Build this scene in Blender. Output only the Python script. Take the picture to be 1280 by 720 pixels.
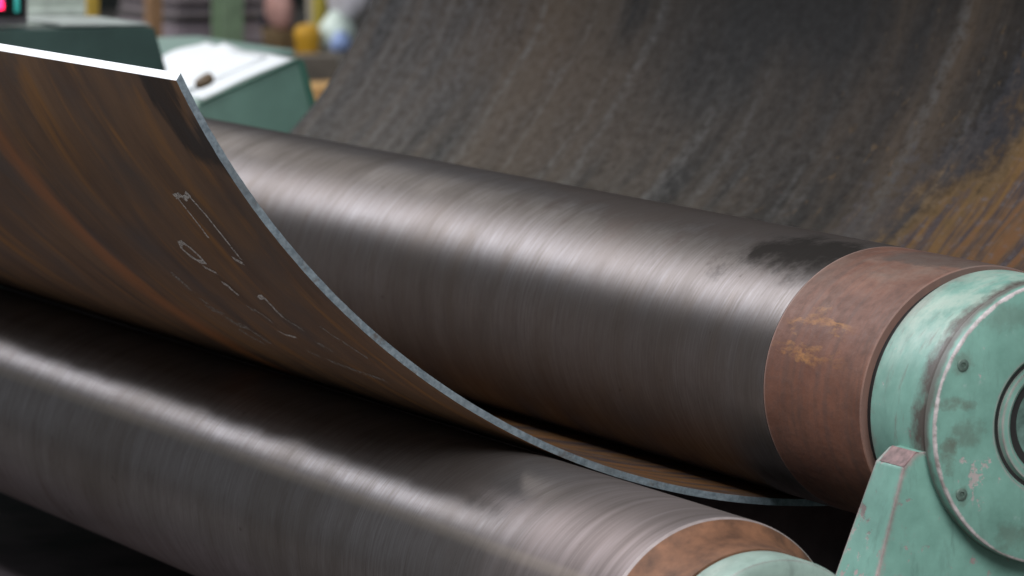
import bpy, bmesh, math, random
from mathutils import Vector, Matrix
random.seed(7)
R = math.radians
for o in list(bpy.data.objects):
    bpy.data.objects.remove(o)
S = bpy.context.scene
COL = S.collection

# ------------------------------------------------------------------ camera
cd = bpy.data.cameras.new('camera'); cam = bpy.data.objects.new('camera', cd); COL.objects.link(cam)
F = Vector((-0.8963, 0.4285, -0.1136)).normalized()
RT = Vector((0.4313, 0.9022, -0.0002)).normalized()
UP = RT.cross(F)
cam.matrix_world = Matrix(((RT.x, UP.x, -F.x, 5.802), (RT.y, UP.y, -F.y, -3.3791), (RT.z, UP.z, -F.z, 0.903), (0, 0, 0, 1)))
cd.sensor_width = 36; cd.lens = 5.6999 * 1000 / 1280 * 36
cd.clip_start = 0.1; cd.clip_end = 300
cd.dof.use_dof = True; cd.dof.focus_distance = 6.65; cd.dof.aperture_fstop = 6.6
S.camera = cam

# ------------------------------------------------------------------ light of the hall
w = bpy.data.worlds.new('World'); S.world = w; w.use_nodes = True
bg = w.node_tree.nodes['Background']; bg.inputs[0].default_value = (0.80, 0.90, 1.0, 1); bg.inputs[1].default_value = 0.19

def area_light(name, loc, target, sx, sy, watts, col):
    ld = bpy.data.lights.new(name, 'AREA'); ld.shape = 'RECTANGLE'; ld.size = sx; ld.size_y = sy
    ld.energy = watts; ld.color = col
    o = bpy.data.objects.new(name, ld); COL.objects.link(o)
    o.location = loc
    z = (Vector(loc) - Vector(target)).normalized(); x = Vector((1, 0, 0)); y = z.cross(x).normalized()
    o.matrix_world = Matrix(((x.x, y.x, z.x, loc[0]), (x.y, y.y, z.y, loc[1]), (x.z, y.z, z.z, loc[2]), (0, 0, 0, 1)))
    return o
area_light('roof_light_front', (-2.0, -3.6, 5.4), (-2.0, 0, 0), 23, 2.7, 800, (0.95, 0.95, 1.0))
area_light('roof_light_far', (-19.5, -3.6, 5.4), (-19.5, 0, 0), 11.5, 2.7, 200, (0.95, 0.95, 1.0))
area_light('strip_lamp_front', (-3.5, -4.4, 5.0), (-3.5, 0, 0), 27, 0.3, 300, (0.84, 0.91, 1.0))
area_light('fill_light_near', (9.0, -2.5, 6.5), (0.4, 0, 0), 6.0, 3.5, 800, (0.97, 0.98, 1.0))  # added fill overhead on the camera side, brightens the end cover
area_light('roof_light_back', (-18.5, 1.5, 5.4), (-18.5, 0, 0), 16, 3.0, 750, (1.0, 0.97, 0.90))

S.view_settings.view_transform = 'Standard'; S.view_settings.look = 'None'
S.view_settings.exposure = 0; S.view_settings.gamma = 1; S.view_settings.use_curve_mapping = False
S.render.engine = 'CYCLES'

# ------------------------------------------------------------------ material helper
class NT:
    def __init__(s, name):
        s.m = bpy.data.materials.new(name); s.m.use_nodes = True
        s.t = s.m.node_tree; s.b = s.t.nodes['Principled BSDF']
    def n(s, kind, **kw):
        x = s.t.nodes.new('ShaderNode' + kind)
        for k, v in kw.items(): setattr(x, k, v)
        return x
    def l(s, a, b): s.t.links.new(a, b)
    def set(s, node, idx, v):
        if hasattr(v, 'is_linked') or isinstance(v, bpy.types.NodeSocket): s.l(v, node.inputs[idx])
        else: node.inputs[idx].default_value = v
    def uv(s):
        return s.n('UVMap', uv_map='UVMap').outputs[0]
    def obj(s): return s.n('TexCoord').outputs['Object']
    def mapped(s, vec, sc, loc=(0, 0, 0)):
        x = s.n('Mapping'); s.l(vec, x.inputs[0]); x.inputs['Scale'].default_value = sc; x.inputs['Location'].default_value = loc
        return x.outputs[0]
    def noise(s, vec, scale=1, detail=4, rough=0.55, dist=0):
        x = s.n('TexNoise'); s.l(vec, x.inputs['Vector']); x.inputs['Scale'].default_value = scale
        x.inputs['Detail'].default_value = detail; x.inputs['Roughness'].default_value = rough; x.inputs['Distortion'].default_value = dist
        return x.outputs[0]
    def rng(s, v, a, b, c=0.0, d=1.0, smooth=False):
        x = s.n('MapRange'); s.set(x, 0, v); x.inputs[1].default_value = a; x.inputs[2].default_value = b
        x.inputs[3].default_value = c; x.inputs[4].default_value = d
        if smooth: x.interpolation_type = 'SMOOTHSTEP'
        return x.outputs[0]
    def math(s, op, a, b=0.0, clamp=False):
        x = s.n('Math', operation=op, use_clamp=clamp); s.set(x, 0, a); s.set(x, 1, b); return x.outputs[0]
    def mix(s, f, a, b):
        x = s.n('Mix', data_type='RGBA'); s.set(x, 0, f)
        for i, v in ((6, a), (7, b)):
            s.set(x, i, v if isinstance(v, bpy.types.NodeSocket) else (*v, 1))
        return x.outputs[2]
    def sep(s, v):
        x = s.n('SeparateXYZ'); s.l(v, x.inputs[0]); return x.outputs
    def bump(s, h, strength=0.3, dist=0.01, normal=None):
        x = s.n('Bump'); s.l(h, x.inputs['Height']); x.inputs['Strength'].default_value = strength; x.inputs['Distance'].default_value = dist
        if normal is not None: s.l(normal, x.inputs['Normal'])
        return x.outputs[0]
    def edge(s, radius=0.008):
        b = s.n('Bevel', samples=6); b.inputs[0].default_value = radius
        g = s.n('NewGeometry'); d = s.n('VectorMath', operation='DOT_PRODUCT')
        s.l(b.outputs[0], d.inputs[0]); s.l(g.outputs['Normal'], d.inputs[1])
        return s.math('SUBTRACT', 1.0, d.outputs['Value'])
    def out(s, color=None, rough=None, metal=None, normal=None, **kw):
        if color is not None: s.set(s.b, 'Base Color', color if isinstance(color, bpy.types.NodeSocket) else (*color, 1))
        if rough is not None: s.set(s.b, 'Roughness', rough)
        if metal is not None: s.set(s.b, 'Metallic', metal)
        if normal is not None: s.l(normal, s.b.inputs['Normal'])
        for k, v in kw.items(): s.set(s.b, k, v)
        return s.m

def band(n, v, lo, hi, soft):
    """1 between lo and hi, soft shoulders"""
    a = n.rng(v, lo - soft, lo + soft, 0, 1, True); b = n.rng(v, hi - soft, hi + soft, 1, 0, True)
    return n.math('MULTIPLY', a, b)

# uv of a roll: u = metres round the roll from its top towards the front, v = metres along the axis
def roll_steel(name, kind):
    n = NT(name); uv = n.uv(); u, v, _ = n.sep(uv)
    fine = n.noise(n.mapped(uv, (3.0, 190, 1)), 1, 3, 0.6)
    mid = n.noise(n.mapped(uv, (1.6, 34, 1)), 1, 4, 0.6)
    big = n.noise(n.mapped(uv, (2.5, 2.2, 1), (3, 1, 0)), 1, 4, 0.6)
    grime = n.noise(n.mapped(uv, (16, 22, 1)), 1, 5, 0.65)
    strk = n.noise(n.mapped(n.mapped(uv, (1, 1, 1)), (26, 210, 1), (2, 7, 0)), 1, 4, 0.65, 0.4)
    t = n.math('ADD', n.math('MULTIPLY', fine, 0.40), n.math('ADD', n.math('MULTIPLY', mid, 0.20), n.math('MULTIPLY', strk, 0.40)))
    c = n.mix(n.rng(t, 0.38, 0.62), (0.165, 0.145, 0.138), (0.255, 0.238, 0.238))
    c = n.mix(n.rng(big, 0.45, 0.68, 0, 0.55), c, (0.155, 0.130, 0.115))
    c = n.mix(n.rng(grime, 0.55, 0.75, 0, 0.35), c, (0.10, 0.085, 0.075))
    rg = n.math('ADD', n.rng(t, 0.3, 0.7, 0.46, 0.35), n.rng(big, 0.4, 0.7, 0.0, 0.07))
    smear = n.noise(n.mapped(uv, (2.2, 7, 1), (9, 4, 0)), 1, 6, 0.68, 0.6)
    rg = n.math('ADD', rg, n.rng(smear, 0.35, 0.7, 0.0, 0.10))
    c = n.mix(n.rng(smear, 0.48, 0.68, 0, 0.55), c, (0.125, 0.105, 0.092))
    dent = n.noise(n.mapped(uv, (30, 26, 1), (1, 1, 0)), 1, 3, 0.5)
    c = n.mix(n.rng(dent, 0.70, 0.76, 0, 0.6), c, (0.07, 0.058, 0.052))
    if kind == 'top':
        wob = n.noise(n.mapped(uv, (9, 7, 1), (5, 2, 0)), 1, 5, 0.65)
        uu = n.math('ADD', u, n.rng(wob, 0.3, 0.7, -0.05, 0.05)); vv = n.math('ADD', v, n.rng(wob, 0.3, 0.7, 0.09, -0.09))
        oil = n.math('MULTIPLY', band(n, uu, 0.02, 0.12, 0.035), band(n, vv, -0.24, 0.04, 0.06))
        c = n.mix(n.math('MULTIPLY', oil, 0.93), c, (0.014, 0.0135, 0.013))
        # reflection of the brown plate painted on the top of the roll
        brown_refl = n.math('MULTIPLY', band(n, uu, -0.05, 0.095, 0.03), band(n, n.math('SUBTRACT', vv, n.math('MULTIPLY', uu, 2.0)), -1.15, 0.3, 0.16))
        brown_refl = n.math('MULTIPLY', brown_refl, n.math('SUBTRACT', 1.0, oil))
        c = n.mix(n.math('MULTIPLY', brown_refl, 0.7), c, (0.135, 0.105, 0.092))
        rg = n.math('ADD', rg, n.math('MULTIPLY', brown_refl, 0.14))
        brn = n.math('MULTIPLY', band(n, uu, 0.2, 0.45, 0.03), n.rng(n.noise(n.mapped(uv, (4, 16, 1)), 1, 3), 0.45, 0.7))
        c = n.mix(n.math('MULTIPLY', brn, 0.3), c, (0.15, 0.11, 0.075))
    else:
        wob = n.noise(n.mapped(uv, (5, 30, 1), (5, 2, 0)), 1, 5, 0.65)
        vv = n.math('ADD', v, n.rng(wob, 0.3, 0.7, 0.05, -0.05))
        rg = n.math('SUBTRACT', rg, 0.09)
        worn = n.rng(vv, -0.60, -0.13, 0, 1, True)
        c = n.mix(n.math('MULTIPLY', worn, 0.7), c, n.mix(n.rng(mid, 0.38, 0.62), (0.14, 0.108, 0.102), (0.27, 0.218, 0.212)))
        rg = n.math('ADD', rg, n.math('MULTIPLY', worn, 0.30))
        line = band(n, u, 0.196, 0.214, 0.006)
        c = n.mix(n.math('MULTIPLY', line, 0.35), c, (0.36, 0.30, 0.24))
    bm = n.bump(n.math('ADD', fine, n.math('MULTIPLY', strk, 0.8)), 0.22, 0.0014)
    tg = n.n('Tangent', direction_type='UV_MAP', uv_map='UVMap').outputs[0]
    g = n.n('BsdfAnisotropic', distribution='BECKMANN'); n.l(c, g.inputs['Color']); n.l(rg, g.inputs['Roughness'])
    g.inputs['Anisotropy'].default_value = 0.45; n.l(tg, g.inputs['Tangent']); n.l(bm, g.inputs['Normal'])
    df = n.n('BsdfDiffuse'); n.l(n.mix(0.5, c, (0.13, 0.113, 0.10)), df.inputs['Color']); n.l(bm, df.inputs['Normal'])
    mx = n.n('MixShader'); n.set(mx, 0, 0.26 if kind == 'top' else n.rng(worn, 0, 1, 0.26, 0.55)); n.l(g.outputs[0], mx.inputs[1]); n.l(df.outputs[0], mx.inputs[2])
    n.l(mx.outputs[0], n.t.nodes['Material Output'].inputs[0]); n.t.nodes.remove(n.b)
    return n.m

def rust_collar():
    n = NT('rusty_collar'); uv = n.uv(); u, v, _ = n.sep(uv)
    a = n.noise(n.mapped(uv, (9, 5, 1)), 1, 6, 0.65); b = n.noise(n.mapped(uv, (60, 40, 1)), 1, 4, 0.6)
    c = n.mix(n.rng(a, 0.35, 0.7), (0.108, 0.043, 0.026), (0.205, 0.090, 0.057))
    c = n.mix(n.rng(b, 0.5, 0.78, 0, 0.6), c, (0.07, 0.04, 0.032))
    ring = n.noise(n.mapped(uv, (1.2, 70, 1), (3, 0, 0)), 1, 4, 0.6)
    c = n.mix(n.rng(ring, 0.45, 0.7, 0, 0.5), c, (0.085, 0.05, 0.04))
    dirt_ = n.noise(n.mapped(uv, (5, 9, 1), (8, 3, 0)), 1, 6, 0.7)
    c = n.mix(n.rng(dirt_, 0.52, 0.70, 0, 0.55), c, (0.065, 0.038, 0.027))
    wob = n.noise(n.mapped(uv, (18, 6, 1), (1, 7, 0)), 1, 5, 0.7)
    uu = n.math('ADD', u, n.rng(wob, 0.3, 0.7, -0.035, 0.035))
    och = n.math('MULTIPLY', n.math('ADD', band(n, uu, 0.192, 0.207, 0.006), band(n, uu, 0.242, 0.256, 0.006)), band(n, v, 0.02, 0.19, 0.05))
    och = n.math('MULTIPLY', och, n.rng(n.noise(n.mapped(uv, (34, 13, 1), (4, 4, 4)), 1, 5, 0.75), 0.38, 0.66))
    c = n.mix(n.math('MULTIPLY', och, 0.8, True), c, (0.36, 0.165, 0.05))
    grey = n.math('MULTIPLY', band(n, uu, -0.1, 0.10, 0.03), n.rng(a, 0.42, 0.6))
    c = n.mix(n.math('MULTIPLY', grey, 0.6), c, (0.16, 0.125, 0.10))
    drk = n.math('MULTIPLY', band(n, uu, -0.1, 0.05, 0.012), band(n, v, 0.08, 0.3, 0.03))
    c = n.mix(n.math('MULTIPLY', drk, 0.6), c, (0.045, 0.04, 0.035))
    ed = n.math('MULTIPLY', n.math('ADD', n.rng(v, 0.0, 0.009, 1, 0, True), n.rng(v, 0.2815, 0.2845, 0, 0.35, True)), 0.6)
    c = n.mix(ed, c, (0.40, 0.28, 0.24))
    return n.out(c, n.rng(b, 0.3, 0.7, 0.5, 0.66), 0.0, n.bump(n.math('ADD', b, a), 0.25, 0.003), **{'Specular IOR Level': 0.35})

def plate_outer():
    n = NT('rusted_plate_outside'); uv = n.uv(); u, v, _ = n.sep(uv)
    # u is metres along the bend, v metres along the plate
    wv = n.n('VectorMath', operation='ADD')
    n.l(uv, wv.inputs[0])
    dn = n.n('TexNoise'); n.l(n.mapped(uv, (2, 3, 1)), dn.inputs['Vector']); dn.inputs['Scale'].default_value = 1
    sc = n.n('VectorMath', operation='SCALE'); n.l(dn.outputs['Color'], sc.inputs[0]); sc.inputs['Scale'].default_value = 0.15
    n.l(sc.outputs[0], wv.inputs[1]); wuv = wv.outputs[0]
    st = n.noise(n.mapped(wuv, (1.9, 13, 1)), 1, 5, 0.6)
    st2 = n.noise(n.mapped(wuv, (3.2, 8, 1), (3, 3, 0)), 1, 5, 0.58)
    pat = n.noise(n.mapped(wuv, (4, 4.5, 1), (7, 1, 0)), 1, 6, 0.6)
    fine = n.noise(n.mapped(uv, (70, 90, 1)), 1, 5, 0.7)
    c = n.mix(n.rng(st2, 0.32, 0.68), (0.15, 0.087, 0.056), (0.29, 0.16, 0.083))
    c = n.mix(n.rng(pat, 0.50, 0.68, 0, 0.65), c, (0.10, 0.075, 0.064))
    c = n.mix(n.math('MULTIPLY', n.rng(st, 0.52, 0.66), n.rng(pat, 0.62, 0.42)), c, (0.38, 0.18, 0.06))
    wu = n.math('ADD', v, n.rng(st2, 0.3, 0.7, 0.04, -0.04))
    rust = n.math('MULTIPLY', band(n, wu, -1.24, -1.13, 0.05), n.rng(st2, 0.28, 0.55, 0.35, 1))
    c = n.mix(n.math('MULTIPLY', rust, 0.9), c, (0.46, 0.18, 0.065))
    c = n.mix(n.rng(fine, 0.58, 0.75, 0, 0.35), c, (0.24, 0.17, 0.12))
    # scorched dark patch beside the sheared corner
    pu = n.math('ADD', u, n.rng(pat, 0.3, 0.7, -0.05, 0.05)); pv = n.math('ADD', v, n.rng(st2, 0.3, 0.7, 0.06, -0.06))
    sco = n.math('MULTIPLY', band(n, pu, 1.215, 1.50, 0.02), band(n, pv, -0.275, -0.175, 0.02))
    c = n.mix(n.math('MULTIPLY', sco, 0.85), c, (0.028, 0.024, 0.023))
    return n.out(c, n.rng(pat, 0.3, 0.7, 0.72, 0.52), 0.0, n.bump(n.math('ADD', fine, n.math('MULTIPLY', st2, 1.5)), 0.3, 0.0015), **{'Specular IOR Level': 0.22})

def plate_inner():
    n = NT('mill_scale_plate_inside'); uv = n.uv(); u, v, _ = n.sep(uv)
    dn = n.n('TexNoise'); n.l(n.mapped(uv, (3, 3, 1)), dn.inputs['Vector']); dn.inputs['Scale'].default_value = 1
    sc = n.n('VectorMath', operation='SCALE'); n.l(dn.outputs['Color'], sc.inputs[0]); sc.inputs['Scale'].default_value = 0.12
    wv = n.n('VectorMath', operation='ADD'); n.l(uv, wv.inputs[0]); n.l(sc.outputs[0], wv.inputs[1]); wuv = wv.outputs[0]
    st = n.noise(n.mapped(wuv, (1.1, 6, 1)), 1, 5, 0.55)
    st2 = n.noise(n.mapped(wuv, (4, 7, 1), (2, 8, 0)), 1, 6, 0.62)
    spk = n.noise(n.mapped(uv, (52, 30, 1)), 1, 4, 0.68)
    big = n.noise(n.mapped(uv, (1.6, 1.3, 1), (4, 9, 0)), 1, 3, 0.5)
    c = n.mix(n.rng(st, 0.42, 0.58), (0.005, 0.0042, 0.0034), (0.055, 0.039, 0.025))
    c = n.mix(n.rng(big, 0.46, 0.64, 0, 0.7), c, (0.058, 0.038, 0.022))
    long_ = n.noise(n.mapped(wuv, (0.9, 13, 1), (6, 2, 0)), 1, 3, 0.5)
    lt = n.math('MULTIPLY', n.rng(long_, 0.54, 0.68), n.rng(spk, 0.30, 0.62))
    c = n.mix(n.math('MULTIPLY', lt, 0.65), c, (0.092, 0.089, 0.084))
    lt2 = n.math('MULTIPLY', n.rng(st2, 0.54, 0.70), n.rng(spk, 0.42, 0.62))
    c = n.mix(n.math('MULTIPLY', lt2, 0.5), c, (0.08, 0.078, 0.075))
    c = n.mix(n.rng(spk, 0.46, 0.30, 0, 0.35), c, (0.008, 0.008, 0.008))
    # dark scale in the middle, deepened upwards by painted overhang shade
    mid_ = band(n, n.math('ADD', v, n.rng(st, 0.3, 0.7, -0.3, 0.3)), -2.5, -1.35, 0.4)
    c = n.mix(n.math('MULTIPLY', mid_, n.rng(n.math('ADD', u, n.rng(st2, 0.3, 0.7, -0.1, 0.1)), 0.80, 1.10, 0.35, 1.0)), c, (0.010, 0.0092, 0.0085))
    # pale sheen put into the colour towards the far end
    wob = n.rng(st2, 0.3, 0.7, -0.35, 0.35)
    pale = n.math('MULTIPLY', n.rng(n.math('ADD', v, wob), -2.85, -3.5, 0, 1, True), n.rng(spk, 0.35, 0.65, 0.2, 1))
    c = n.mix(n.math('MULTIPLY', pale, 0.5), c, (0.075, 0.073, 0.075))
    c = n.mix(0.25, c, (0.006, 0.005, 0.004))
    # ochre and orange rust towards the near end
    dv = n.math('SUBTRACT', v, n.math('MULTIPLY', u, 0.8))       # slanting front of the rust
    dv = n.math('ADD', dv, n.math('ADD', n.rng(st2, 0.3, 0.7, -0.16, 0.16), n.rng(spk, 0.3, 0.7, -0.06, 0.06)))
    zone = n.rng(dv, -1.95, -1.58, 0, 1, True)
    rs = n.noise(n.mapped(wuv, (3.5, 24, 1), (1, 5, 0)), 1, 5, 0.65)
    rcol = n.mix(n.rng(rs, 0.40, 0.58), (0.040, 0.028, 0.028), (0.12, 0.062, 0.017))
    rcol = n.mix(n.math('MULTIPLY', n.rng(dv, -1.58, -1.50, 0, 1, True), n.rng(rs, 0.46, 0.62)), rcol, (0.115, 0.050, 0.020))
    rcol = n.mix(n.rng(spk, 0.55, 0.7, 0, 0.55), rcol, (0.085, 0.08, 0.09))
    front = band(n, dv, -1.80, -1.68, 0.035)
    rcol = n.mix(n.math('MULTIPLY', front, 0.8), rcol, (0.115, 0.066, 0.019))
    c = n.mix(n.math('MULTIPLY', zone, 0.92), c, rcol)
    blue = band(n, dv, -1.95, -1.84, 0.04)
    c = n.mix(n.math('MULTIPLY', blue, 0.4), c, (0.026, 0.026, 0.031))
    specks = n.math('MULTIPLY', n.rng(n.noise(n.mapped(uv, (26, 30, 1), (9, 9, 0)), 1, 3), 0.62, 0.72), n.rng(dv, -2.6, -2.0, 0, 1))
    c = n.mix(n.math('MULTIPLY', specks, 0.4), c, (0.13, 0.075, 0.025))
    return n.out(c, n.rng(spk, 0.3, 0.7, 0.68, 0.50), 0.10, n.bump(n.math('ADD', n.math('MULTIPLY', spk, 0.6), st2), 0.2, 0.004), **{'Specular IOR Level': 0.08})

def cut_edge(name, c0, c1, dirty=1.0):
    n = NT(name); o = n.obj()
    a = n.noise(n.mapped(o, (260, 110, 110)), 1, 5, 0.7); b = n.noise(n.mapped(o, (9, 9, 9)), 1, 4)
    c = n.mix(n.rng(a, 0.35, 0.7), c0, c1)
    c = n.mix(n.rng(b, 0.52, 0.70, 0, 0.65 * dirty), c, (0.12, 0.125, 0.125))
    r_ = n.noise(n.mapped(o, (40, 25, 25), (3, 3, 3)), 1, 4, 0.7)
    c = n.mix(n.rng(r_, 0.60, 0.72, 0, 0.7 * dirty), c, (0.10, 0.07, 0.05))
    return n.out(c, 0.5, 0.35, n.bump(a, 0.4, 0.002))

def paint(name, base, chip=(0.17, 0.12, 0.115), wear=1.0, edge=0.010, rough=0.42, dirt=0.5, kind=None):
    n = NT(name); o = n.obj()
    a = n.noise(o, 9, 6, 0.65); b = n.noise(o, 38, 5, 0.7); d = n.noise(n.mapped(o, (30, 30, 8)), 1, 5, 0.7)
    dk = tuple(x * 0.78 for x in base); lt = tuple(min(1, x * 1.12 + 0.02) for x in base)
    c = n.mix(n.rng(a, 0.35, 0.68), dk, lt)
    c = n.mix(n.rng(d, 0.56, 0.76, 0, dirt), c, tuple(x * 0.42 + 0.02 for x in base))
    c = n.mix(n.rng(b, 0.62, 0.72, 0, 0.30), c, tuple(x * 0.5 + 0.3 for x in base))
    e = n.edge(edge)
    m = n.math('ADD', n.math('MULTIPLY', e, 5.0 * wear), n.math('SUBTRACT', n.math('MULTIPLY', b, 0.9), 0.62))
    m = n.rng(m, 0.10, 0.26, 0, 1)
    if wear > 2: m = n.math('MAXIMUM', m, n.rng(n.math('ADD', b, n.math('MULTIPLY', n.edge(0.03), 0.5)), 0.60, 0.66, 0, 0.85))
    spots = n.rng(n.math('ADD', n.math('MULTIPLY', a, 0.55), n.math('MULTIPLY', b, 0.55)), 0.66, 0.69)
    m = n.math('MAXIMUM', m, n.math('MULTIPLY', spots, 0.8))
    cc = n.mix(n.rng(a, 0.4, 0.6), chip, tuple(min(1, x * 2.2 + 0.08) for x in chip))
    c = n.mix(m, c, cc)
    if kind:
        X, Y, Z = n.sep(o); rad = n.math('SQRT', n.math('ADD', n.math('MULTIPLY', Y, Y), n.math('MULTIPLY', Z, Z)))
        j = n.math('SUBTRACT', a, 0.5); k2 = n.math('SUBTRACT', b, 0.5)
        if kind == 'drum':
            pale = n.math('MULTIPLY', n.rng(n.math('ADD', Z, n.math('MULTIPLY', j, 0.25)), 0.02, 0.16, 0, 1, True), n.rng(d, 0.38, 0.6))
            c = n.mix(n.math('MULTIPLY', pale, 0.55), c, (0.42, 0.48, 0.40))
            streak = n.noise(n.mapped(o, (60, 14, 14)), 1, 4, 0.7)
            c = n.mix(n.rng(streak, 0.58, 0.70, 0, 0.6), c, (0.16, 0.15, 0.13))
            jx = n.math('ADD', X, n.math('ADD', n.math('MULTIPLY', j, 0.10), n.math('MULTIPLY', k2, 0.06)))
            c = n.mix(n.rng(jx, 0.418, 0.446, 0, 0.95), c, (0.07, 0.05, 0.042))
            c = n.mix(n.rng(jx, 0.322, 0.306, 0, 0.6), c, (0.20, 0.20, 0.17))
        if kind == 'cover':
            wr = n.math('ADD', rad, n.math('ADD', n.math('MULTIPLY', j, 0.012), n.math('MULTIPLY', k2, 0.008)))
            c = n.mix(n.math('MULTIPLY', n.math('MULTIPLY', n.rng(wr, 0.1945, 0.1965), n.rng(X, 0.481, 0.4835)), 0.9), c, n.mix(n.rng(b, 0.4, 0.6), (0.30, 0.24, 0.23), (0.58, 0.50, 0.49)))
            rimside = n.math('MULTIPLY', n.rng(rad, 0.1955, 0.198), n.rng(n.math('ADD', X, n.math('MULTIPLY', j, 0.05)), 0.480, 0.468))
            c = n.mix(n.math('MULTIPLY', rimside, 0.85), c, (0.10, 0.078, 0.068))
            for (cy, cz, sy, sz, am) in ((-0.165, 0.035, 0.040, 0.010, 0.75), (-0.150, -0.005, 0.030, 0.022, 0.55), (-0.176, -0.035, 0.016, 0.03, 0.8), (-0.07, -0.155, 0.03, 0.02, 0.45), (-0.154, 0.093, 0.017, 0.017, 0.5), (-0.153, -0.09, 0.020, 0.020, 0.6), (-0.09, 0.15, 0.05, 0.02, 0.35)):
                ey = n.math('DIVIDE', n.math('SUBTRACT', Y, cy), sy); ez = n.math('DIVIDE', n.math('SUBTRACT', Z, cz), sz)
                q = n.math('ADD', n.math('MULTIPLY', ey, ey), n.math('MULTIPLY', ez, ez))
                q = n.math('ADD', q, n.math('MULTIPLY', n.math('ADD', j, k2), 5.0))
                c = n.mix(n.rng(q, 1.2, 0.0, 0, am * 0.8), c, (0.105, 0.105, 0.08))
    h = n.math('SUBTRACT', n.math('MULTIPLY', b, 0.4), m)
    return n.out(c, n.rng(b, 0.3, 0.7, rough - 0.06, rough + 0.12), 0.0, n.bump(h, 0.3, 0.0015))

def plain(name, col, rough=0.6, metal=0.0, var=0.25, scale=14, bump=0.15):
    n = NT(name); o = n.obj(); a = n.noise(o, scale, 5, 0.6)
    c = n.mix(n.rng(a, 0.3, 0.7), tuple(x * (1 - var) for x in col), tuple(min(1, x * (1 + var)) for x in col))
    return n.out(c, rough, metal, n.bump(a, bump, 0.004))

def chalky(name, col, thr):
    n = NT(name); o = n.obj(); a = n.noise(o, 260, 3, 0.6)
    return n.out(col, 0.9, 0, None, Alpha=n.rng(a, thr - 0.06, thr + 0.08))
def glow(name, col, st):
    n = NT(name); n.out(col, 0.5); n.b.inputs['Emission Color'].default_value = (*col, 1); n.b.inputs['Emission Strength'].default_value = st
    return n.m

TEAL = (0.160, 0.322, 0.258)
M = dict(top=roll_steel('ground_steel_top_roll', 'top'), low=roll_steel('ground_steel_bending_roll', 'low'),
         collar=rust_collar(), outer=plate_outer(), inner=plate_inner(), edge=cut_edge('sheared_steel_edge', (0.12, 0.15, 0.17), (0.27, 0.315, 0.34)), end=cut_edge('sheared_end_painted_lit', (0.80, 0.81, 0.82), (0.88, 0.88, 0.89), 0.15),  # raised end whitened in its colour for the overhead light, side edges darker
         teal=paint('teal_machine_paint', TEAL), teal_drum=paint('teal_drum_paint', TEAL, kind='drum'), teal_cover=paint('teal_cover_paint', TEAL, kind='cover'), teal_cap=paint('teal_cap_paint', (0.29, 0.39, 0.33), wear=0.8, dirt=0.7),
         teal_ped=paint('teal_pedestal_paint', TEAL, chip=(0.16, 0.10, 0.095), wear=2.2, edge=0.012, dirt=0.7),
         black=plain('black_gap', (0.012, 0.011, 0.010), 0.7), worn=plain('worn_primer', (0.19, 0.115, 0.108), 0.6, 0.0, 0.5, 70),
         rust=plain('rusty_shoulder', (0.145, 0.064, 0.031), 0.65, 0.1, 0.5, 26, 0.4),
         chamfer=plain('bright_chamfer', (0.30, 0.25, 0.235), 0.5, 0.3, 0.2, 40), bore=plain('bore_steel', (0.14, 0.23, 0.195), 0.45, 0.3, 0.5, 30),
         bed=plain('oily_bed', (0.10, 0.078, 0.080), 0.55, 0.0, 0.6, 6, 0.4), chalk=chalky('white_chalk', (0.86, 0.80, 0.74), 0.44),
         chalk2=chalky('rubbed_chalk', (0.55, 0.50, 0.45), 0.53),
         bolt=plain('bolt_steel', (0.115, 0.165, 0.135), 0.5, 0.4, 0.5, 80), green_dk=plain('dark_green_paint', (0.034, 0.066, 0.056), 0.5, 0, 0.25, 6),
         green=plain('green_paint', (0.125, 0.225, 0.178), 0.45, 0, 0.2, 5), green_edge=plain('green_trim', (0.04, 0.13, 0.09), 0.45, 0, 0.2, 5),
         green_lt=plain('pale_green_paint', (0.24, 0.36, 0.31), 0.5, 0, 0.1, 5), paper=plain('paper', (0.86, 0.88, 0.88), 0.8, 0, 0.02, 4, 0.05),
         floor=plain('concrete_floor', (0.12, 0.11, 0.10), 0.75, 0, 0.3, 0.8), wall=plain('hall_wall', (0.055, 0.065, 0.06), 0.8, 0, 0.3, 0.6))
def P(name, col, **k):
    M[name] = plain(name, col, **k); return M[name]

# ------------------------------------------------------------------ mesh helpers
def thing(name, label, cat, loc=(0, 0, 0), group=None):
    o = bpy.data.objects.new(name, None); COL.objects.link(o); o.location = loc; o.empty_display_size = 0.1
    o['label'] = label; o['category'] = cat
    if group: o['group'] = group
    return o
def tag(o, label, cat, group=None):
    o['label'] = label; o['category'] = cat
    if group: o['group'] = group
    return o
def link(name, me, mats, parent=None, smooth=True, loc=None):
    o = bpy.data.objects.new(name, me); COL.objects.link(o)
    for m in (mats if isinstance(mats, (list, tuple)) else [mats]): me.materials.append(m)
    if parent is not None: o.parent = parent
    if loc is not None: o.location = loc
    if smooth:
        for p in me.polygons: p.use_smooth = True
    return o
def sharpen(me, ang=32):
    bm = bmesh.new(); bm.from_mesh(me)
    for e in bm.edges:
        e.smooth = len(e.link_faces) == 2 and e.calc_face_angle(0) < R(ang)
    bm.to_mesh(me); bm.free()
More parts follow.
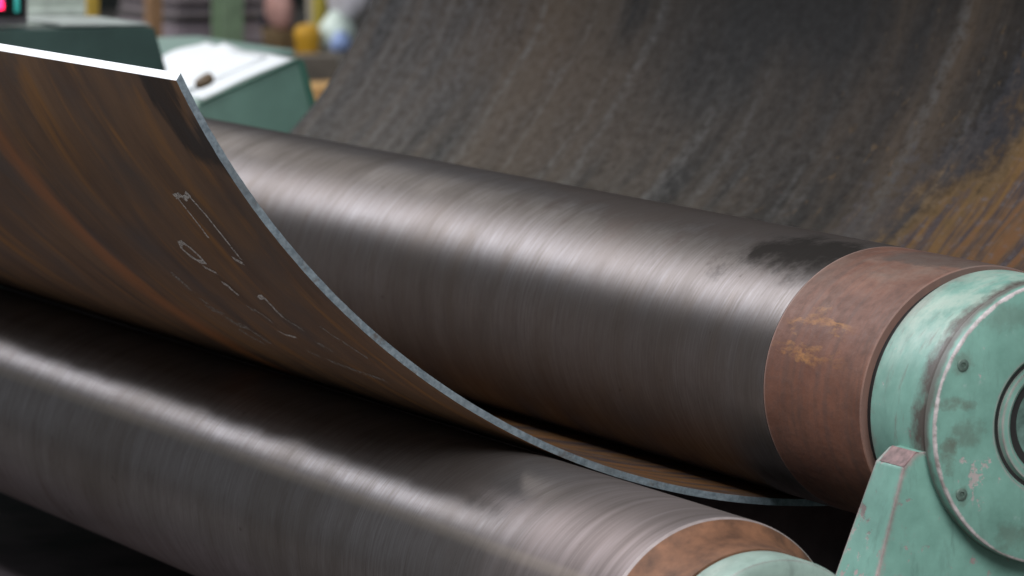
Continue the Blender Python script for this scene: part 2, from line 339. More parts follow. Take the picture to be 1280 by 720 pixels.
def lathe(name, prof, mat, parent=None, seg=144, loc=None, nx=1):
    """solid of revolution about X; prof = [(x, r)...]; u = metres round from top towards -Y, v = metres along X"""
    pts = []
    for i, (x, r) in enumerate(prof):
        pts.append((x, r))
    V, Fc, UV = [], [], []
    for x, r in pts:
        for k in range(seg):
            a = 2 * math.pi * (k + 0.5) / seg - math.pi     # 0 = top, + towards -Y
            V.append((x, -r * math.sin(a), r * math.cos(a)))
    rm = max(r for _, r in pts)
    for i in range(len(pts) - 1):
        if pts[i][1] == pts[i + 1][1] == 0: continue
        for k in range(seg):
            k2 = (k + 1) % seg
            a = (i * seg + k, (i + 1) * seg + k, (i + 1) * seg + k2, i * seg + k2)
            Fc.append(a)
            u0 = (2 * math.pi * (k + 0.5) / seg - math.pi) * rm; u1 = u0 + 2 * math.pi / seg * rm
            UV.append(((u0, pts[i][0]), (u0, pts[i + 1][0]), (u1, pts[i + 1][0]), (u1, pts[i][0])))
    for i, rev in ((0, False), (len(pts) - 1, True)):
        if pts[i][1] > 0.0001:
            ring = list(range(i * seg, (i + 1) * seg)); Fc.append(ring[::-1] if rev else ring)
            UV.append([(V[j][1], pts[i][0]) for j in Fc[-1]])
    me = bpy.data.meshes.new(name); me.from_pydata(V, [], Fc)
    ul = me.uv_layers.new(name='UVMap'); li = 0
    for f in UV:
        for c in f: ul.data[li].uv = c; li += 1
    bm = bmesh.new(); bm.from_mesh(me); bmesh.ops.recalc_face_normals(bm, faces=bm.faces[:]); bm.to_mesh(me); bm.free()
    sharpen(me)
    return link(name, me, mat, parent, True, loc)
def prism(name, front, back, mat, parent=None, bevel=0.0, loc=None, seg=2):
    """two matching outlines of 3-D points joined by side faces"""
    n = len(front); bm = bmesh.new()
    a = [bm.verts.new(p) for p in front]; b = [bm.verts.new(p) for p in back]
    bm.faces.new(a); bm.faces.new(b[::-1])
    for i in range(n): bm.faces.new((a[i], b[i], b[(i + 1) % n], a[(i + 1) % n]))
    bmesh.ops.recalc_face_normals(bm, faces=bm.faces[:])
    if bevel: bmesh.ops.bevel(bm, geom=bm.edges[:], offset=bevel, segments=seg, affect='EDGES', profile=0.6)
    me = bpy.data.meshes.new(name); bm.to_mesh(me); bm.free(); sharpen(me, 30)
    return link(name, me, mat, parent, True, loc)
def box(name, x0, x1, y0, y1, z0, z1, mat, parent=None, bevel=0.004, loc=None):
    q = [(y0, z0), (y1, z0), (y1, z1), (y0, z1)]
    return prism(name, [(x1, y, z) for y, z in q], [(x0, y, z) for y, z in q], mat, parent, bevel, loc)
def turned(name, prof, mat, parent=None, loc=None, seg=32):
    """solid of revolution about Z; prof = [(r, z)...] bottom to top"""
    V, Fc = [], []
    for r, z in prof:
        for k in range(seg):
            a = 2 * math.pi * k / seg; V.append((r * math.cos(a), r * math.sin(a), z))
    for i in range(len(prof) - 1):
        for k in range(seg):
            k2 = (k + 1) % seg; Fc.append((i * seg + k, i * seg + k2, (i + 1) * seg + k2, (i + 1) * seg + k))
    Fc.append(list(range(seg))[::-1]); Fc.append([(len(prof) - 1) * seg + k for k in range(seg)])
    me = bpy.data.meshes.new(name); me.from_pydata(V, [], Fc); sharpen(me, 40)
    return link(name, me, mat, parent, True, loc)
def lump(name, rad, mat, parent=None, loc=None, seed=0, amp=0.12, zmin=None):
    """soft sagging sack shape"""
    bm = bmesh.new(); bmesh.ops.create_icosphere(bm, subdivisions=3, radius=1)
    rr = random.Random(seed); ks = [(Vector((rr.uniform(-1, 1), rr.uniform(-1, 1), rr.uniform(-1, 1))).normalized(), rr.uniform(2, 5), rr.uniform(0, 6)) for _ in range(7)]
    for v in bm.verts:
        d = v.co.normalized(); s = 1 + sum(math.sin(d.dot(k) * f + p) for k, f, p in ks) * amp / 2.5
        v.co = Vector((d.x * rad[0] * s, d.y * rad[1] * s, d.z * rad[2] * s))
        if v.co.z < -rad[2] * 0.8: v.co.z = -rad[2] * 0.8
    me = bpy.data.meshes.new(name); bm.to_mesh(me); bm.free()
    return link(name, me, mat, parent, True, loc)

# ================================================================== setting
FZ = -0.95
fl = box('floor', -60, 12, -14, 40, FZ - 0.2, FZ, M['floor'], None, 0); fl['kind'] = 'structure'
wl = box('wall', -27.4, -27.0, 3, 22, FZ, 5.0, M['wall'], None, 0); wl['kind'] = 'structure'

# machine bed under the rolls
bed = thing('machine_bed', 'dark oily machine bed in the shade below the front roll', 'machine bed', (-1.9, 0.1, FZ))
BO = Vector((-1.9, 0.1, FZ))
def rel(p): return (p[0] - BO.x, p[1] - BO.y, p[2] - BO.z)
def bbox_rel(name, x0, x1, y0, y1, z0, z1, mat, bev=0.006):
    a = rel((x0, y0, z0)); b = rel((x1, y1, z1))
    return box(name, a[0], b[0], a[1], b[1], a[2], b[2], mat, bed, bev)
bbox_rel('bed_frame', -4.9, 0.75, -0.78, 0.95, FZ, -0.66, M['bed'])
bbox_rel('side_rail', -4.9, 0.75, -1.05, -0.79, FZ, -0.70, M['bed'])
bm = bmesh.new()   # lifting eye on the rail
for i in range(24):
    a = 2 * math.pi * i / 24
    for j in range(10):
        b = 2 * math.pi * j / 10
        bm.verts.new((0.008 * math.sin(b), (0.030 + 0.008 * math.cos(b)) * math.cos(a), (0.030 + 0.008 * math.cos(b)) * math.sin(a)))
bm.verts.ensure_lookup_table()
for i in range(24):
    for j in range(10):
        bm.faces.new([bm.verts[q] for q in (i * 10 + j, ((i + 1) % 24) * 10 + j, ((i + 1) % 24) * 10 + (j + 1) % 10, i * 10 + (j + 1) % 10)])
bmesh.ops.recalc_face_normals(bm, faces=bm.faces[:])
me = bpy.data.meshes.new('lifting_eye'); bm.to_mesh(me); bm.free()
link('lifting_eye', me, P('eye_steel', (0.06, 0.058, 0.058), rough=0.5, metal=0.4), bed, True, rel((-2.0, -0.70, -0.622)))

# ================================================================== rolls
tr = thing('top_roll', 'large dark ground steel top roll with a rusty brown collar, lying in the bent plate', 'roll', (0, 0, 0))
rb = lathe('roll_body', [(-4.55, 0.198), (-4.548, 0.2)] + [(-4.5 + i * 0.25, 0.2) for i in range(18)] + [(-0.003, 0.2), (0, 0.1985)], M['top'], tr)
lathe('collar', [(0.0, 0.1970), (0.003, 0.1995), (0.1, 0.1998), (0.2835, 0.1995), (0.2855, 0.198)], M['collar'], tr)
lathe('seal_groove', [(0.2855, 0.188), (0.302, 0.188)], M['black'], tr)
lathe('journal', [(-4.95, 0.12), (-4.55, 0.12)], M['bore'], tr)

Y2, Z2 = -0.5170, -0.2839
fr = thing('bending_roll', 'long dark steel front roll under the plate with pale worn end band', 'roll', (0.4642, Y2, Z2)); fr.scale = (0.92,) * 3
lathe('roll_body', [(-5.45, 0.198), (-5.445, 0.2)] + [(-5.25 + i * 0.25, 0.2) for i in range(21)] + [(-0.0085, 0.2)], M['low'], fr)
lathe('chamfer', [(-0.0085, 0.2), (-0.0045, 0.1995), (-0.002, 0.1975)], M['chamfer'], fr)
lathe('shoulder', [(-0.002, 0.1975), (0.001, 0.195), (0.012, 0.184), (0.03, 0.176), (0.06, 0.171), (0.098, 0.169)], M['rust'], fr)
lathe('journal', [(-5.8, 0.12), (-5.45, 0.12)], M['bore'], fr)
rr_ = thing('rear_roll', 'dark steel rear roll in deep shade under the plate', 'roll', (0, 0.40, -0.42))
lathe('roll_body', [(-4.55, 0.2)] + [(-4.5 + i * 0.5, 0.2) for i in range(9)] + [(-0.1, 0.2)], M['bed'], rr_)
lathe('journal', [(-0.1, 0.12), (0.35, 0.12)], M['bed'], rr_)

# ================================================================== bent plate
XN, XF, TH = -0.16, -3.92, 0.0108
CF, RFi = (0.05, 1.02), 1.2215
RB = 0.93; CB = (0.05, CF[1] - RFi + RB)
def prof_pt(s, off):
    """s<0 front (metres along the inner face from the lowest line), s>0 back; off = distance outside the inner face"""
    if s <= 0:
        a = -s / RFi; return (CF[0] - (RFi + off) * math.sin(a), CF[1] - (RFi + off) * math.cos(a))
    a = s / RB; return (CB[0] + (RB + off) * math.sin(a), CB[1] - (RB + off) * math.cos(a))
A_END = math.atan2(1.069, 0.549)      # bend angle of the raised front end
S0 = -A_END * RFi - 0.016; S1 = R(138) * RB
pl = thing('bent_plate', 'wide rusty steel plate bent in a curve between the rolls with chalk marks', 'steel plate', (0, 0, 0))
def build_plate():
    NS, NX = 340, 24
    ss = [S0 + (S1 - S0) * i / NS for i in range(NS + 1)]; xs = [XF + (XN - XF) * j / NX for j in range(NX + 1)]
    V, Fc, UV, MI = [], [], [], []
    def vi(side, i, j): return (side * (NS + 1) + i) * (NX + 1) + j
    rnd = random.Random(3)
    for side, off in ((0, 0.0), (1, TH)):
        for s in ss:
            y, z = prof_pt(s + (0.006 if side and s == ss[0] else 0.0), off)     # sheared on a slant at the raised end
            jx = rnd.uniform(-0.0009, 0.0009)
            for x in xs: V.append((x + (jx if x in (xs[0], xs[-1]) else 0.0), y, z))
    for side in (0, 1):
        for i in range(NS):
            for j in range(NX):
                q = [(i, j), (i + 1, j), (i + 1, j + 1), (i, j + 1)]
                if side: q = q[::-1]
                Fc.append([vi(side, *a) for a in q]); UV.append([(ss[a[0]] if side == 0 else -ss[a[0]], xs[a[1]]) for a in q]); MI.append(0 if side == 0 else 1)
    for i in range(NS):
        for j in (0, NX):
            Fc.append([vi(0, i, j), vi(0, i + 1, j), vi(1, i + 1, j), vi(1, i, j)]); UV.append([(ss[i], 0), (ss[i + 1], 0), (ss[i + 1], 0.01), (ss[i], 0.01)]); MI.append(2)
    for j in range(NX):
        for i in (0, NS):
            Fc.append([vi(0, i, j), vi(0, i, j + 1), vi(1, i, j + 1), vi(1, i, j)]); UV.append([(0, xs[j]), (0, xs[j + 1]), (0.01, xs[j + 1]), (0.01, xs[j])]); MI.append(3)
    me = bpy.data.meshes.new('plate_body'); me.from_pydata(V, [], Fc)
    ul = me.uv_layers.new(name='UVMap'); li = 0
    for f in UV:
        for c in f: ul.data[li].uv = c; li += 1
    for p, m in zip(me.polygons, MI): p.material_index = m
    bm = bmesh.new(); bm.from_mesh(me); bmesh.ops.recalc_face_normals(bm, faces=bm.faces[:]); bm.to_mesh(me); bm.free()
    sharpen(me, 40)
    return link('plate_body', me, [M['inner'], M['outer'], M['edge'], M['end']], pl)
body = build_plate()
# chalk strokes on the outside: (x, degrees round the bend)
strokes = [
 (0, 3.2, [(-0.4733, 52.65), (-0.4708, 51.26), (-0.4727, 49.95), (-0.4787, 48.74)]),
 (0, 3.2, [(-0.4115, 53.19), (-0.3986, 51.37), (-0.4002, 49.21), (-0.4106, 47.05)]),
 (0, 4.5, [(-0.4832, 52.55), (-0.449, 52.89), (-0.4436, 52.53), (-0.404, 53.23)]),
 (0, 4, [(-0.4465, 46.97), (-0.4324, 46.75), (-0.4186, 46.6)]),
 (0, 4.5, [(-0.6547, 47.14), (-0.6347, 47.33), (-0.6202, 46.79), (-0.6143, 46.04), (-0.6184, 45.46), (-0.6426, 45.3), (-0.6643, 45.81), (-0.6713, 46.47), (-0.6547, 47.14)]),
 (0, 3.5, [(-0.6476, 44.74), (-0.6302, 44.53), (-0.6112, 44.26)]),
 (0, 5, [(-0.6364, 43.07), (-0.6213, 42.91), (-0.6256, 42.29), (-0.6194, 41.81)]),
 (0, 4, [(-0.5245, 42.19), (-0.4885, 42.71), (-0.4965, 41.72), (-0.5113, 40.11)]),
 (1, 5, [(-0.5025, 40.79), (-0.5031, 39.7), (-0.4776, 38.89), (-0.4834, 39.14)]),
 (0, 3, [(-0.643, 37.32), (-0.6274, 36.95), (-0.5819, 37.09)]),
 (1, 5, [(-0.6453, 40.16), (-0.6129, 39.88), (-0.609, 38.6)]),
 (1, 5, [(-0.3561, 40.41), (-0.3485, 39.41), (-0.332, 38.64), (-0.3109, 37.07)]),
 (1, 5, [(-0.5002, 37.07), (-0.4775, 36.9), (-0.4737, 36.26)]),
 (1, 5, [(-0.6332, 34.74), (-0.5725, 33.86), (-0.4778, 33.28), (-0.4036, 33.1)]),
 (1, 7, [(-0.8725, 42.57), (-0.8735, 40.93), (-0.8787, 38.6)]),
 (1, 8, [(-0.9055, 37.97), (-0.8621, 37.74), (-0.864, 35.87)]),
 (1, 7, [(-0.8774, 36.16), (-0.8134, 36.14), (-0.8191, 33.91)]),
 (1, 7, [(-0.8962, 35.13), (-0.8832, 33.93), (-0.8665, 33.42)])]
ro = RFi + TH + 0.0006
for soft, wd, pts in strokes:
    q = []
    for a, b in zip(pts[:-1], pts[1:]):
        for k in range(6): q.append((a[0] + (b[0] - a[0]) * k / 6, (a[1] + (b[1] - a[1]) * k / 6)))
    q.append(pts[-1]); q = [(x, R(d) * ro) for x, d in q]
    V, Fc = [], []
    for i, p in enumerate(q):
        a = Vector(q[max(0, i - 1)]); b = Vector(q[min(len(q) - 1, i + 1)]); d = (b - a); d = d.normalized() if d.length > 1e-6 else Vector((0, 1))
        nrm = Vector((-d.y, d.x)); h = wd * (0.0015 if soft else 0.0012) * random.uniform(0.7, 1.1)
        for s in (-1, 1):
            c = Vector(p) + nrm * h * s; ang = c.y / ro
            V.append((c.x, CF[0] - ro * math.sin(ang), CF[1] - ro * math.cos(ang)))
    for i in range(len(q) - 1):
        if random.random() < (0.08 if soft else 0.0): continue
        Fc.append((2 * i, 2 * i + 1, 2 * i + 3, 2 * i + 2))
    me = bpy.data.meshes.new('chalk_mark'); me.from_pydata(V, [], Fc)
    link('chalk_mark', me, M['chalk2' if soft else 'chalk'], pl)

# ================================================================== top roll bearing at the near end
bh = thing('bearing_housing', 'worn teal bearing housing with round bolted end cover at the top roll end', 'bearing housing', (0.40, 0, -0.66))
bo = (-0.40, 0, 0.66)
lathe('housing_drum', [(0.302, 0.188), (0.304, 0.1935), (0.308, 0.1955), (0.38, 0.1955), (0.448, 0.1945), (0.452, 0.190), (0.457, 0.190)], M['teal_drum'], bh, loc=bo)
cov = lathe('end_cover', [(0.457, 0.188), (0.458, 0.196), (0.461, 0.1990), (0.482, 0.1992), (0.4855, 0.1980), (0.487, 0.1955), (0.4872, 0.104), (0.480, 0.0985), (0.480, 0.094), (0.4885, 0.091), (0.4895, 0.082), (0.487, 0.078), (0.479, 0.074), (0.477, 0.02), (0.477, 0.0)], M['teal_cover'], bh, loc=bo)
lathe('cover_groove', [(0.4805, 0.0935), (0.4807, 0.099)], M['black'], cov)
lathe('shaft_end', [(0.4770, 0.066), (0.4815, 0.064), (0.482, 0.03), (0.479, 0.0)], M['bore'], cov)
for k in range(6):
    a = R(150 + 60 * k)
    bl = lathe('bolt', [(0.486, 0.0088), (0.4885, 0.0088), (0.4893, 0.0075), (0.4893, 0.0040), (0.4872, 0.0034), (0.4872, 0.0)], M['bolt'], cov, seg=20, loc=(0, 0.179 * math.cos(a), 0.179 * math.sin(a)))
def ped_pts(x_of):
    pr = [(-0.227, -0.053), (-0.207, -0.033), (-0.10, -0.033), (0.10, -0.033), (0.207, -0.033), (0.227, -0.053), (0.395, -0.66), (-0.395, -0.66)]
    return [(x_of(z) - 0.40, y, z + 0.66) for y, z in pr]
ped = prism('pedestal', ped_pts(lambda z: 0.4525), ped_pts(lambda z: 0.376 + (z + 0.053) * 0.20), M['teal_ped'], bh, 0.004)
prism('worn_pad', [(0.4515 - 0.40, y, z + 0.66) for y, z in ((-0.2265, -0.0515), (-0.2065, -0.0315), (-0.200, -0.0335), (-0.222, -0.0575))],
      [(0.386 - 0.40, y, z + 0.66) for y, z in ((-0.2265, -0.0515), (-0.2065, -0.0315), (-0.200, -0.0335), (-0.222, -0.0575))], M['worn'], ped, 0.001)

# bearing cap of the front roll
bc = thing('roll_bearing', 'pale teal round bearing cap on the front roll end', 'bearing', (0.4642, Y2, -0.66)); bc.scale = (0.92,) * 3
co = (0, 0, (Z2 + 0.66) / 0.92)
lathe('cap_body', [(0.098, 0.160), (0.100, 0.1655), (0.104, 0.1675), (0.165, 0.1675), (0.172, 0.165), (0.176, 0.158), (0.176, 0.138), (0.171, 0.134), (0.171, 0.126), (0.178, 0.122), (0.178, 0.10), (0.172, 0.09), (0.172, 0.0)], M['teal_cap'], bc, loc=co)
lathe('seal_ring', [(0.1712, 0.1265), (0.1735, 0.128), (0.1735, 0.132), (0.1712, 0.1335)], M['bore'], bc, loc=co)
box('cap_foot', 0.105, 0.168, -0.12, 0.12, 0.0, 0.20, M['teal_cap'], bc, 0.006)

# ================================================================== operator's consoles beyond the far end of the plate
cs = thing('control_console', 'dark green metal control console behind the raised plate edge', 'console', (-5.2, 0.2, FZ))
def cbox(t, name, x0, x1, y0, y1, z0, z1, mat, bev=0.006):
    L = t.location; return box(name, x0 - L.x, x1 - L.x, y0 - L.y, y1 - L.y, z0 - L.z, z1 - L.z, mat, t, bev)
cs_y0, cs_y1 = -0.6, 0.765
L = cs.location
prism('cabinet', [(-4.9 - L.x, y - L.y, z - L.z) for y, z in ((cs_y0, FZ), (0.80, FZ), (0.775, 0.15), (0.745, 0.255), (cs_y0, 0.265))],
      [(-5.12 - L.x, y - L.y, z - L.z) for y, z in ((cs_y0, FZ), (0.80, FZ), (0.775, 0.15), (0.745, 0.255), (cs_y0, 0.265))], M['green_dk'], cs, 0.008)
prism('top_sheet', [(-4.91 - L.x, y - L.y, z - L.z) for y, z in ((0.5, 0.262), (0.735, 0.258), (0.735, 0.263), (0.5, 0.267))],
      [(-5.30 - L.x, y - L.y, z - L.z) for y, z in ((0.5, 0.262), (0.735, 0.258), (0.735, 0.263), (0.5, 0.267))], P('grey_sheet', (0.36, 0.40, 0.37)), cs, 0.001)
dp = thing('readout_display', 'black readout screen with pink and teal digits on the dark green console', 'display', (-5.0, 0.36, 0.2665))
L = dp.location
cbox(dp, 'case', -5.06, -4.95, 0.10, 0.428, 0.2665, 0.46, P('display_case', (0.10, 0.09, 0.095), rough=0.4), 0.008)
cbox(dp, 'screen', -4.951, -4.947, 0.12, 0.418, 0.286, 0.44, P('display_glass', (0.008, 0.010, 0.010), rough=0.2), 0.001)
def seg_digit(y, z, w_, h_, segs, m):
    t_ = 0.014
    for s in segs:
        r_ = {'a': (y, y + w_, z + h_ - t_, z + h_), 'd': (y, y + w_, z, z + t_), 'g': (y, y + w_, z + h_ / 2 - t_ / 2, z + h_ / 2 + t_ / 2),
              'b': (y + w_ - t_, y + w_, z + h_ / 2, z + h_), 'c': (y + w_ - t_, y + w_, z, z + h_ / 2), 'e': (y, y + t_, z, z + h_ / 2), 'f': (y, y + t_, z + h_ / 2, z + h_)}[s]
        cbox(dp, 'digit_segment', -4.9465, -4.9455, r_[0], r_[1], r_[2], r_[3], m, 0.0)
pink, tealg = glow('pink_digit', (1.0, 0.06, 0.25), 1.6), glow('teal_digit', (0.03, 0.28, 0.25), 0.7)
seg_digit(0.318, 0.306, 0.044, 0.09, 'abcdeg', pink)
seg_digit(0.388, 0.297, 0.016, 0.11, 'bc', tealg)

dk = thing('operator_desk', 'green sloped operator desk with white papers on top, beyond the roll', 'desk', (-5.55, 1.15, FZ))
L = dk.location
def dpoly(x, q): return [(x - L.x, y - L.y, z - L.z) for y, z in q]
dq = [(0.90, FZ), (1.52, FZ), (1.34, 0.0), (1.302, 0.132), (1.02, 0.024), (0.96, 0.0)]
prism('side_panel', dpoly(-5.30, dq), dpoly(-5.32, dq), M['green'], dk, 0.003)
prism('cabinet', dpoly(-5.321, dq), dpoly(-5.95, dq), M['green_lt'], dk, 0.003)
tq = [(1.302, 0.134), (1.316, 0.134), (1.356, 0.0), (1.54, FZ), (1.52, FZ), (1.34, 0.0)]
prism('edge_trim', dpoly(-5.293, tq), dpoly(-5.96, tq), M['green_edge'], dk, 0.002)
tq2 = [(1.30, 0.133), (1.30, 0.139), (1.02, 0.032), (1.02, 0.025)]
prism('top_lip', dpoly(-5.292, tq2), dpoly(-5.31, tq2), M['green_edge'], dk, 0.001)
def paper_sheet(x0, x1, y0, y1, lift, rot, label, seed):
    rr = random.Random(seed); NX, NY = 14, 14; V, Fc = [], []
    for i in range(NX + 1):
        for j in range(NY + 1):
            fx, fy = i / NX, j / NY; x = x0 + (x1 - x0) * fx; y = y0 + (y1 - y0) * fy
            x, y = x + (fy - 0.5) * rot, y - (fx - 0.5) * rot
            z = 0.024 + (y - 1.02) * 0.383 + lift + 0.018 * max(0, 1 - fx * 3.2) * (0.6 + 0.5 * math.sin(fy * 7 + seed)) + 0.003 * math.sin(fx * 5 + fy * 4 + seed)
            V.append((x, y, z))
    n_ = len(V); V += [(x, y, z + 0.0025) for x, y, z in V]
    def id_(i, j, s): return s * n_ + i * (NY + 1) + j
    for i in range(NX):
        for j in range(NY):
            Fc.append((id_(i, j, 1), id_(i + 1, j, 1), id_(i + 1, j + 1, 1), id_(i, j + 1, 1))); Fc.append((id_(i, j, 0), id_(i, j + 1, 0), id_(i + 1, j + 1, 0), id_(i + 1, j, 0)))
    for i in range(NX):
        for j in (0, NY): Fc.append((id_(i, j, 0), id_(i + 1, j, 0), id_(i + 1, j, 1), id_(i, j, 1)))
    for j in range(NY):
        for i in (0, NX): Fc.append((id_(i, j, 0), id_(i, j + 1, 0), id_(i, j + 1, 1), id_(i, j, 1)))
    me = bpy.data.meshes.new('paper_sheet'); me.from_pydata(V, [], Fc)
    bm = bmesh.new(); bm.from_mesh(me); bmesh.ops.recalc_face_normals(bm, faces=bm.faces[:]); bm.to_mesh(me); bm.free()
    tag(link('paper_sheet', me, M['paper']), label, 'paper')
paper_sheet(-5.80, -5.315, 1.04, 1.295, 0.006, 0.0, 'white paper sheet lying flat along the green desk edge', 1)
paper_sheet(-5.93, -5.45, 1.05, 1.28, 0.014, 0.02, 'curled white paper sheet lying uppermost on the green desk', 4)
kn = lathe('lever_knob', [(-0.045, 0.004), (-0.04, 0.012), (-0.02, 0.017), (0.02, 0.019), (0.04, 0.013), (0.045, 0.0)], P('brown_knob', (0.13, 0.085, 0.045), rough=0.5), dk, seg=24)
kn.location = (-5.24 - L.x, 1.012 - L.y, 0.090 - L.z); kn.rotation_euler = (0, R(-28), R(78)); kn.scale = (0.6, 0.9, 0.9)
st_ = lathe('lever_rod', [(-0.09, 0.006), (-0.04, 0.006)], M['bolt'], dk, seg=12); st_.location = (-5.24 - L.x, 1.002 - L.y, 0.045 - L.z); st_.rotation_euler = (0, R(-80), 0)
cb = thing('flat_cabinet', 'low cabinet with pale green flat top behind the operator desk', 'cabinet', (-6.5, 1.15, FZ))
cbox(cb, 'carcass', -6.85, -6.15, 0.80, 1.62, FZ, 0.085, M['green'])
cbox(cb, 'top_panel', -6.87, -6.13, 0.78, 1.64, 0.086, 0.105, M['green_lt'], 0.004)

# ================================================================== things far back in the hall (out of focus)
pb = thing('ribbed_locker', 'pale ribbed locker behind the readout display', 'locker', (-8.2, 1.6, FZ))
cbox(pb, 'carcass', -8.5, -8.02, 1.42, 1.712, FZ, 0.42, P('pale_locker', (0.60, 0.66, 0.58)))
for k in range(9): cbox(pb, 'rib', -8.0195, -8.008, 1.43, 1.70, 0.02 + k * 0.045, 0.045 + k * 0.045, M['pale_locker'], 0.003)
yp = thing('yellow_post', 'yellow leaning post beside the pale locker', 'post', (-9, 2.10, FZ))
L = yp.location
def post(t, name, b, tp, wx, wy, mat, bev=0.006):
    q = [(-wx, -wy), (wx, -wy), (wx, wy), (-wx, wy)]
    return prism(name, [(b[0] + x - t.location.x, b[1] + y - t.location.y, b[2] - t.location.z) for x, y in q], [(tp[0] + x - t.location.x, tp[1] + y - t.location.y, tp[2] - t.location.z) for x, y in q], mat, t, bev)
post(yp, 'shaft', (-9, 2.06, FZ + 0.02), (-9, 2.115, 0.9), 0.022, 0.022, P('yellow_paint', (0.55, 0.36, 0.05)))
cbox(yp, 'foot_plate', -9.08, -8.92, 1.98, 2.14, FZ, FZ + 0.02, M['yellow_paint'])
bp_ = thing('timber_post', 'brown timber post between the white and the pink drums', 'post', (-13, 3.86, FZ))
post(bp_, 'shaft', (-13, 3.86, FZ + 0.03), (-13, 3.86, 0.7), 0.032, 0.032, P('timber', (0.26, 0.145, 0.07)))
cbox(bp_, 'foot_block', -13.09, -12.91, 3.77, 3.95, FZ, FZ + 0.03, M['timber'])
def drum(name, x, y, r, z1, mat, label, ribmat=None, z0=FZ):
    t = thing(name, label, 'drum', (x, y, z0)); h = z1 - z0
    turned('shell', [(r * 0.97, 0), (r, 0.01), (r, h * 0.33), (r * 1.04, h * 0.345), (r, h * 0.36), (r, h * 0.66), (r * 1.04, h * 0.675), (r, h * 0.69), (r, h - 0.015), (r * 1.03, h - 0.008), (r * 1.0, h), (r * 0.9, h), (r * 0.9, h - 0.01)], mat, t)
    return t
drum('drum', -14.2, 4.23, 0.055, -0.08, P('white_drum', (0.62, 0.60, 0.52)), 'narrow white drum left of the brown timber post')
drum('drum', -14.0, 4.33, 0.048, -0.09, P('pink_drum', (0.50, 0.32, 0.26)), 'narrow pinkish drum right of the brown timber post')
# stack of plates on a trestle
ts = thing('trestle', 'dark trestle under the stacked grey sheets', 'trestle', (-13.6, 4.25, FZ))
for y in (4.10, 4.42): cbox(ts, 'leg', -13.75, -13.45, y - 0.04, y + 0.04, FZ, -0.44, M['wall'])
cbox(ts, 'beam', -13.78, -13.42, 4.04, 4.48, -0.439, -0.36, M['wall'])
zs = -0.358
greys = [(0.16, 0.14, 0.15), (0.36, 0.31, 0.34), (0.30, 0.25, 0.28), (0.09, 0.08, 0.08), (0.22, 0.19, 0.20), (0.12, 0.10, 0.11), (0.26, 0.22, 0.23), (0.10, 0.09, 0.09)]
nth = ['lowest', 'second from the bottom', 'third from the bottom', 'fourth from the bottom', 'fifth from the bottom', 'sixth from the bottom', 'seventh from the bottom', 'uppermost']
for k, g in enumerate(greys):
    h = 0.042 if k in (1, 2) else 0.032
    tag(box('steel_sheet', -0.36, 0.36, -0.20, 0.22, 0, h - 0.002, P('sheet_%d' % k, g, rough=0.45, metal=0.3), None, 0.004, (-13.6 + random.uniform(-.03, .03), 4.26 + random.uniform(-.012, .012), zs)),
        'grey mauve steel sheet, %s in the stack left of the green column' % nth[k], 'steel sheet', 'stacked steel sheets'); zs += h
gc = thing('steel_column', 'pale green steel column in the blurred background', 'column', (-12, 3.81, FZ))
GCm = P('column_green', (0.19, 0.27, 0.165))
cbox(gc, 'flange', -11.96, -11.945, 3.757, 3.857, FZ + 0.02, 4.5, GCm, 0.002)
cbox(gc, 'flange', -12.055, -12.04, 3.757, 3.857, FZ + 0.02, 4.5, GCm, 0.002)
cbox(gc, 'web', -12.039, -11.961, 3.801, 3.813, FZ + 0.02, 4.5, GCm, 0.001)
cbox(gc, 'base_plate', -12.13, -11.87, 3.68, 3.93, FZ, FZ + 0.019, GCm)
dc = thing('storage_cabinet', 'dark navy storage cabinet right of the green column', 'cabinet', (-16.3, 5.6, FZ))
cbox(dc, 'carcass', -16.6, -16.02, 5.40, 5.74, FZ, 0.6, P('navy', (0.022, 0.024, 0.042)))
for y in (5.41, 5.572): cbox(dc, 'door', -16.018, -16.0, y, y + 0.157, FZ + 0.05, 0.57, M['navy'], 0.004)
gb = thing('gas_bottle', 'grey teal gas bottle in front of the navy cabinet', 'gas bottle', (-15, 5.148, FZ))
turned('cylinder', [(0.045, 0), (0.05, 0.015), (0.05, 0.50), (0.047, 0.545), (0.036, 0.585), (0.02, 0.61), (0.016, 0.62)], P('grey_teal', (0.17, 0.23, 0.21)), gb)
turned('valve', [(0.014, 0.62), (0.014, 0.635), (0.022, 0.637), (0.022, 0.655), (0.010, 0.66)], M['bolt'], gb, seg=16)
tb = thing('bench', 'brown bench carrying the pink sack', 'bench', (-15.1, 5.33, FZ))
for x in (-15.25, -14.95):
    for y in (5.29, 5.38): cbox(tb, 'leg', x - 0.02, x + 0.02, y - 0.015, y + 0.015, FZ, -0.481, P('bench_brown', (0.12, 0.075, 0.03)))
cbox(tb, 'top', -15.3, -14.92, 5.262, 5.40, -0.48, -0.39, M['bench_brown'])
tag(lump('sack', (0.13, 0.062, 0.14), P('pink_cloth', (0.40, 0.22, 0.19)), None, (-15.1, 5.33, -0.276), 2), 'pinkish sack standing on the brown bench', 'sack')
yb = thing('yellow_bin', 'yellow orange bin on the floor below the yellow pole', 'bin', (-13, 4.593, FZ))
turned('bin_body', [(0.042, 0), (0.046, 0.01), (0.055, 0.64), (0.058, 0.645), (0.058, 0.66), (0.052, 0.66), (0.048, 0.62)], P('amber', (0.62, 0.33, 0.02)), yb)
turned('lid', [(0.058, 0.661), (0.059, 0.675), (0.045, 0.70), (0.012, 0.71)], M['amber'], yb)
y2 = thing('yellow_pole', 'yellow slanting pole above the yellow bin', 'pole', (-14, 5.09, FZ))
post(y2, 'shaft', (-14, 5.06, FZ + 0.02), (-14, 5.105, 0.6), 0.022, 0.026, P('ochre_paint', (0.50, 0.40, 0.06)))
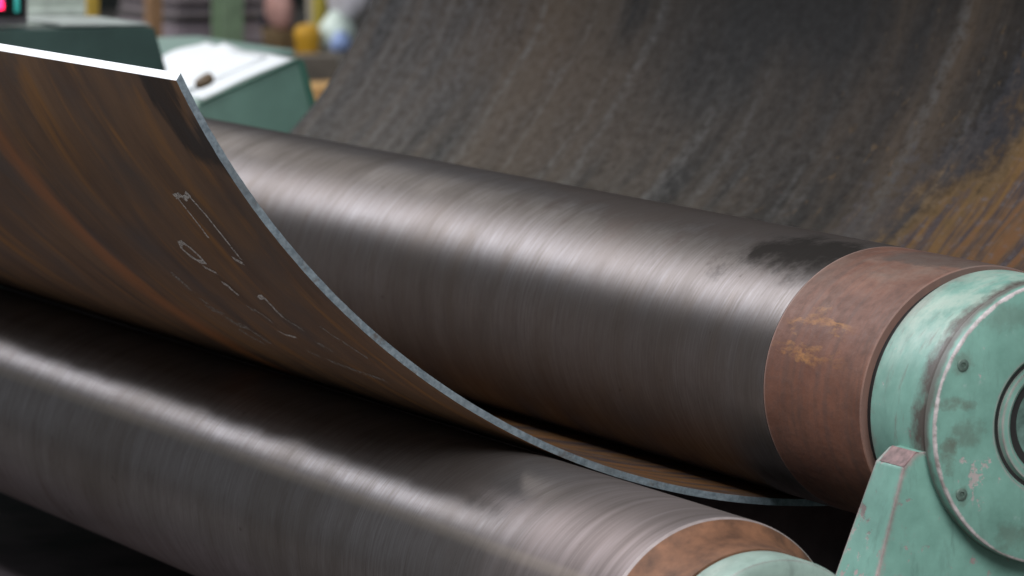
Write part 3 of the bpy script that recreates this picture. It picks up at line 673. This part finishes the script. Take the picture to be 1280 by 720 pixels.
cbox(y2, 'foot_plate', -14.08, -13.92, 4.98, 5.14, FZ, FZ + 0.02, M['ochre_paint'])
pp = thing('grey_pole', 'pale grey pole leaning beside the yellow pole', 'pole', (-14.1, 5.06, FZ))
post(pp, 'shaft', (-14.1, 5.12, FZ), (-14.1, 5.035, 0.5), 0.012, 0.016, P('pale_pole', (0.45, 0.40, 0.33)))
cr2 = thing('crate', 'brown grey crate in front of the yellow bin', 'crate', (-12.7, 4.45, FZ))
cbox(cr2, 'crate_body', -12.85, -12.62, 4.30, 4.58, FZ, -0.36, P('crate_brown', (0.15, 0.125, 0.10)))
for k in range(4): cbox(cr2, 'slat', -12.619, -12.605, 4.30, 4.58, FZ + 0.03 + k * 0.145, FZ + 0.14 + k * 0.145, M['crate_brown'], 0.004)
gbx = thing('crate', 'grey crate under the white bags beside the yellow bin', 'crate', (-13, 4.76, FZ))
cbox(gbx, 'crate_body', -13.2, -12.85, 4.66, 4.90, FZ, -0.36, P('crate_grey', (0.20, 0.185, 0.165)))
for k in range(4): cbox(gbx, 'slat', -12.849, -12.835, 4.66, 4.90, FZ + 0.03 + k * 0.145, FZ + 0.14 + k * 0.145, M['crate_grey'], 0.004)
tag(lump('plastic_bag', (0.12, 0.075, 0.10), P('white_film', (0.60, 0.70, 0.64), rough=0.35), None, (-13.02, 4.735, -0.28), 5), 'greenish white plastic bag lying low on the grey crate', 'bag')
tag(lump('plastic_bag', (0.12, 0.095, 0.15), P('grey_film', (0.60, 0.58, 0.62), rough=0.35), None, (-13.02, 4.80, -0.10), 8), 'pale grey plastic bag piled uppermost over the grey crate', 'bag')
tag(lump('plastic_bag', (0.05, 0.042, 0.05), P('blue_film', (0.28, 0.38, 0.66), rough=0.35), None, (-12.87, 4.70, -0.318), 11), 'small blue plastic bag in front of the white bags', 'bag')
oc = thing('pallet', 'orange brown pallet of timber on the floor near the plate edge', 'pallet', (-10.0, 3.40, FZ))
OCm = P('orange_wood', (0.42, 0.21, 0.06))
for y in (3.20, 3.42, 3.64): cbox(oc, 'bearer', -10.4, -9.6, y - 0.04, y + 0.04, FZ, FZ + 0.09, OCm)
for k in range(6): cbox(oc, 'plank', -10.4 + k * 0.14, -10.29 + k * 0.14, 3.12, 3.72, FZ + 0.091, FZ + 0.115, OCm)
ob = thing('carton', 'orange brown carton standing on the timber pallet', 'carton', (-10.0, 3.42, FZ + 0.116))
cbox(ob, 'carton_body', -10.2, -9.85, 3.30, 3.62, FZ + 0.116, -0.30, P('carton_orange', (0.44, 0.24, 0.08)))
cbox(ob, 'flap', -10.2, -9.85, 3.31, 3.455, -0.299, -0.290, P('flap_orange', (0.50, 0.29, 0.10)), 0.001)
cbox(ob, 'flap', -10.2, -9.85, 3.46, 3.61, -0.299, -0.290, M['flap_orange'], 0.001)
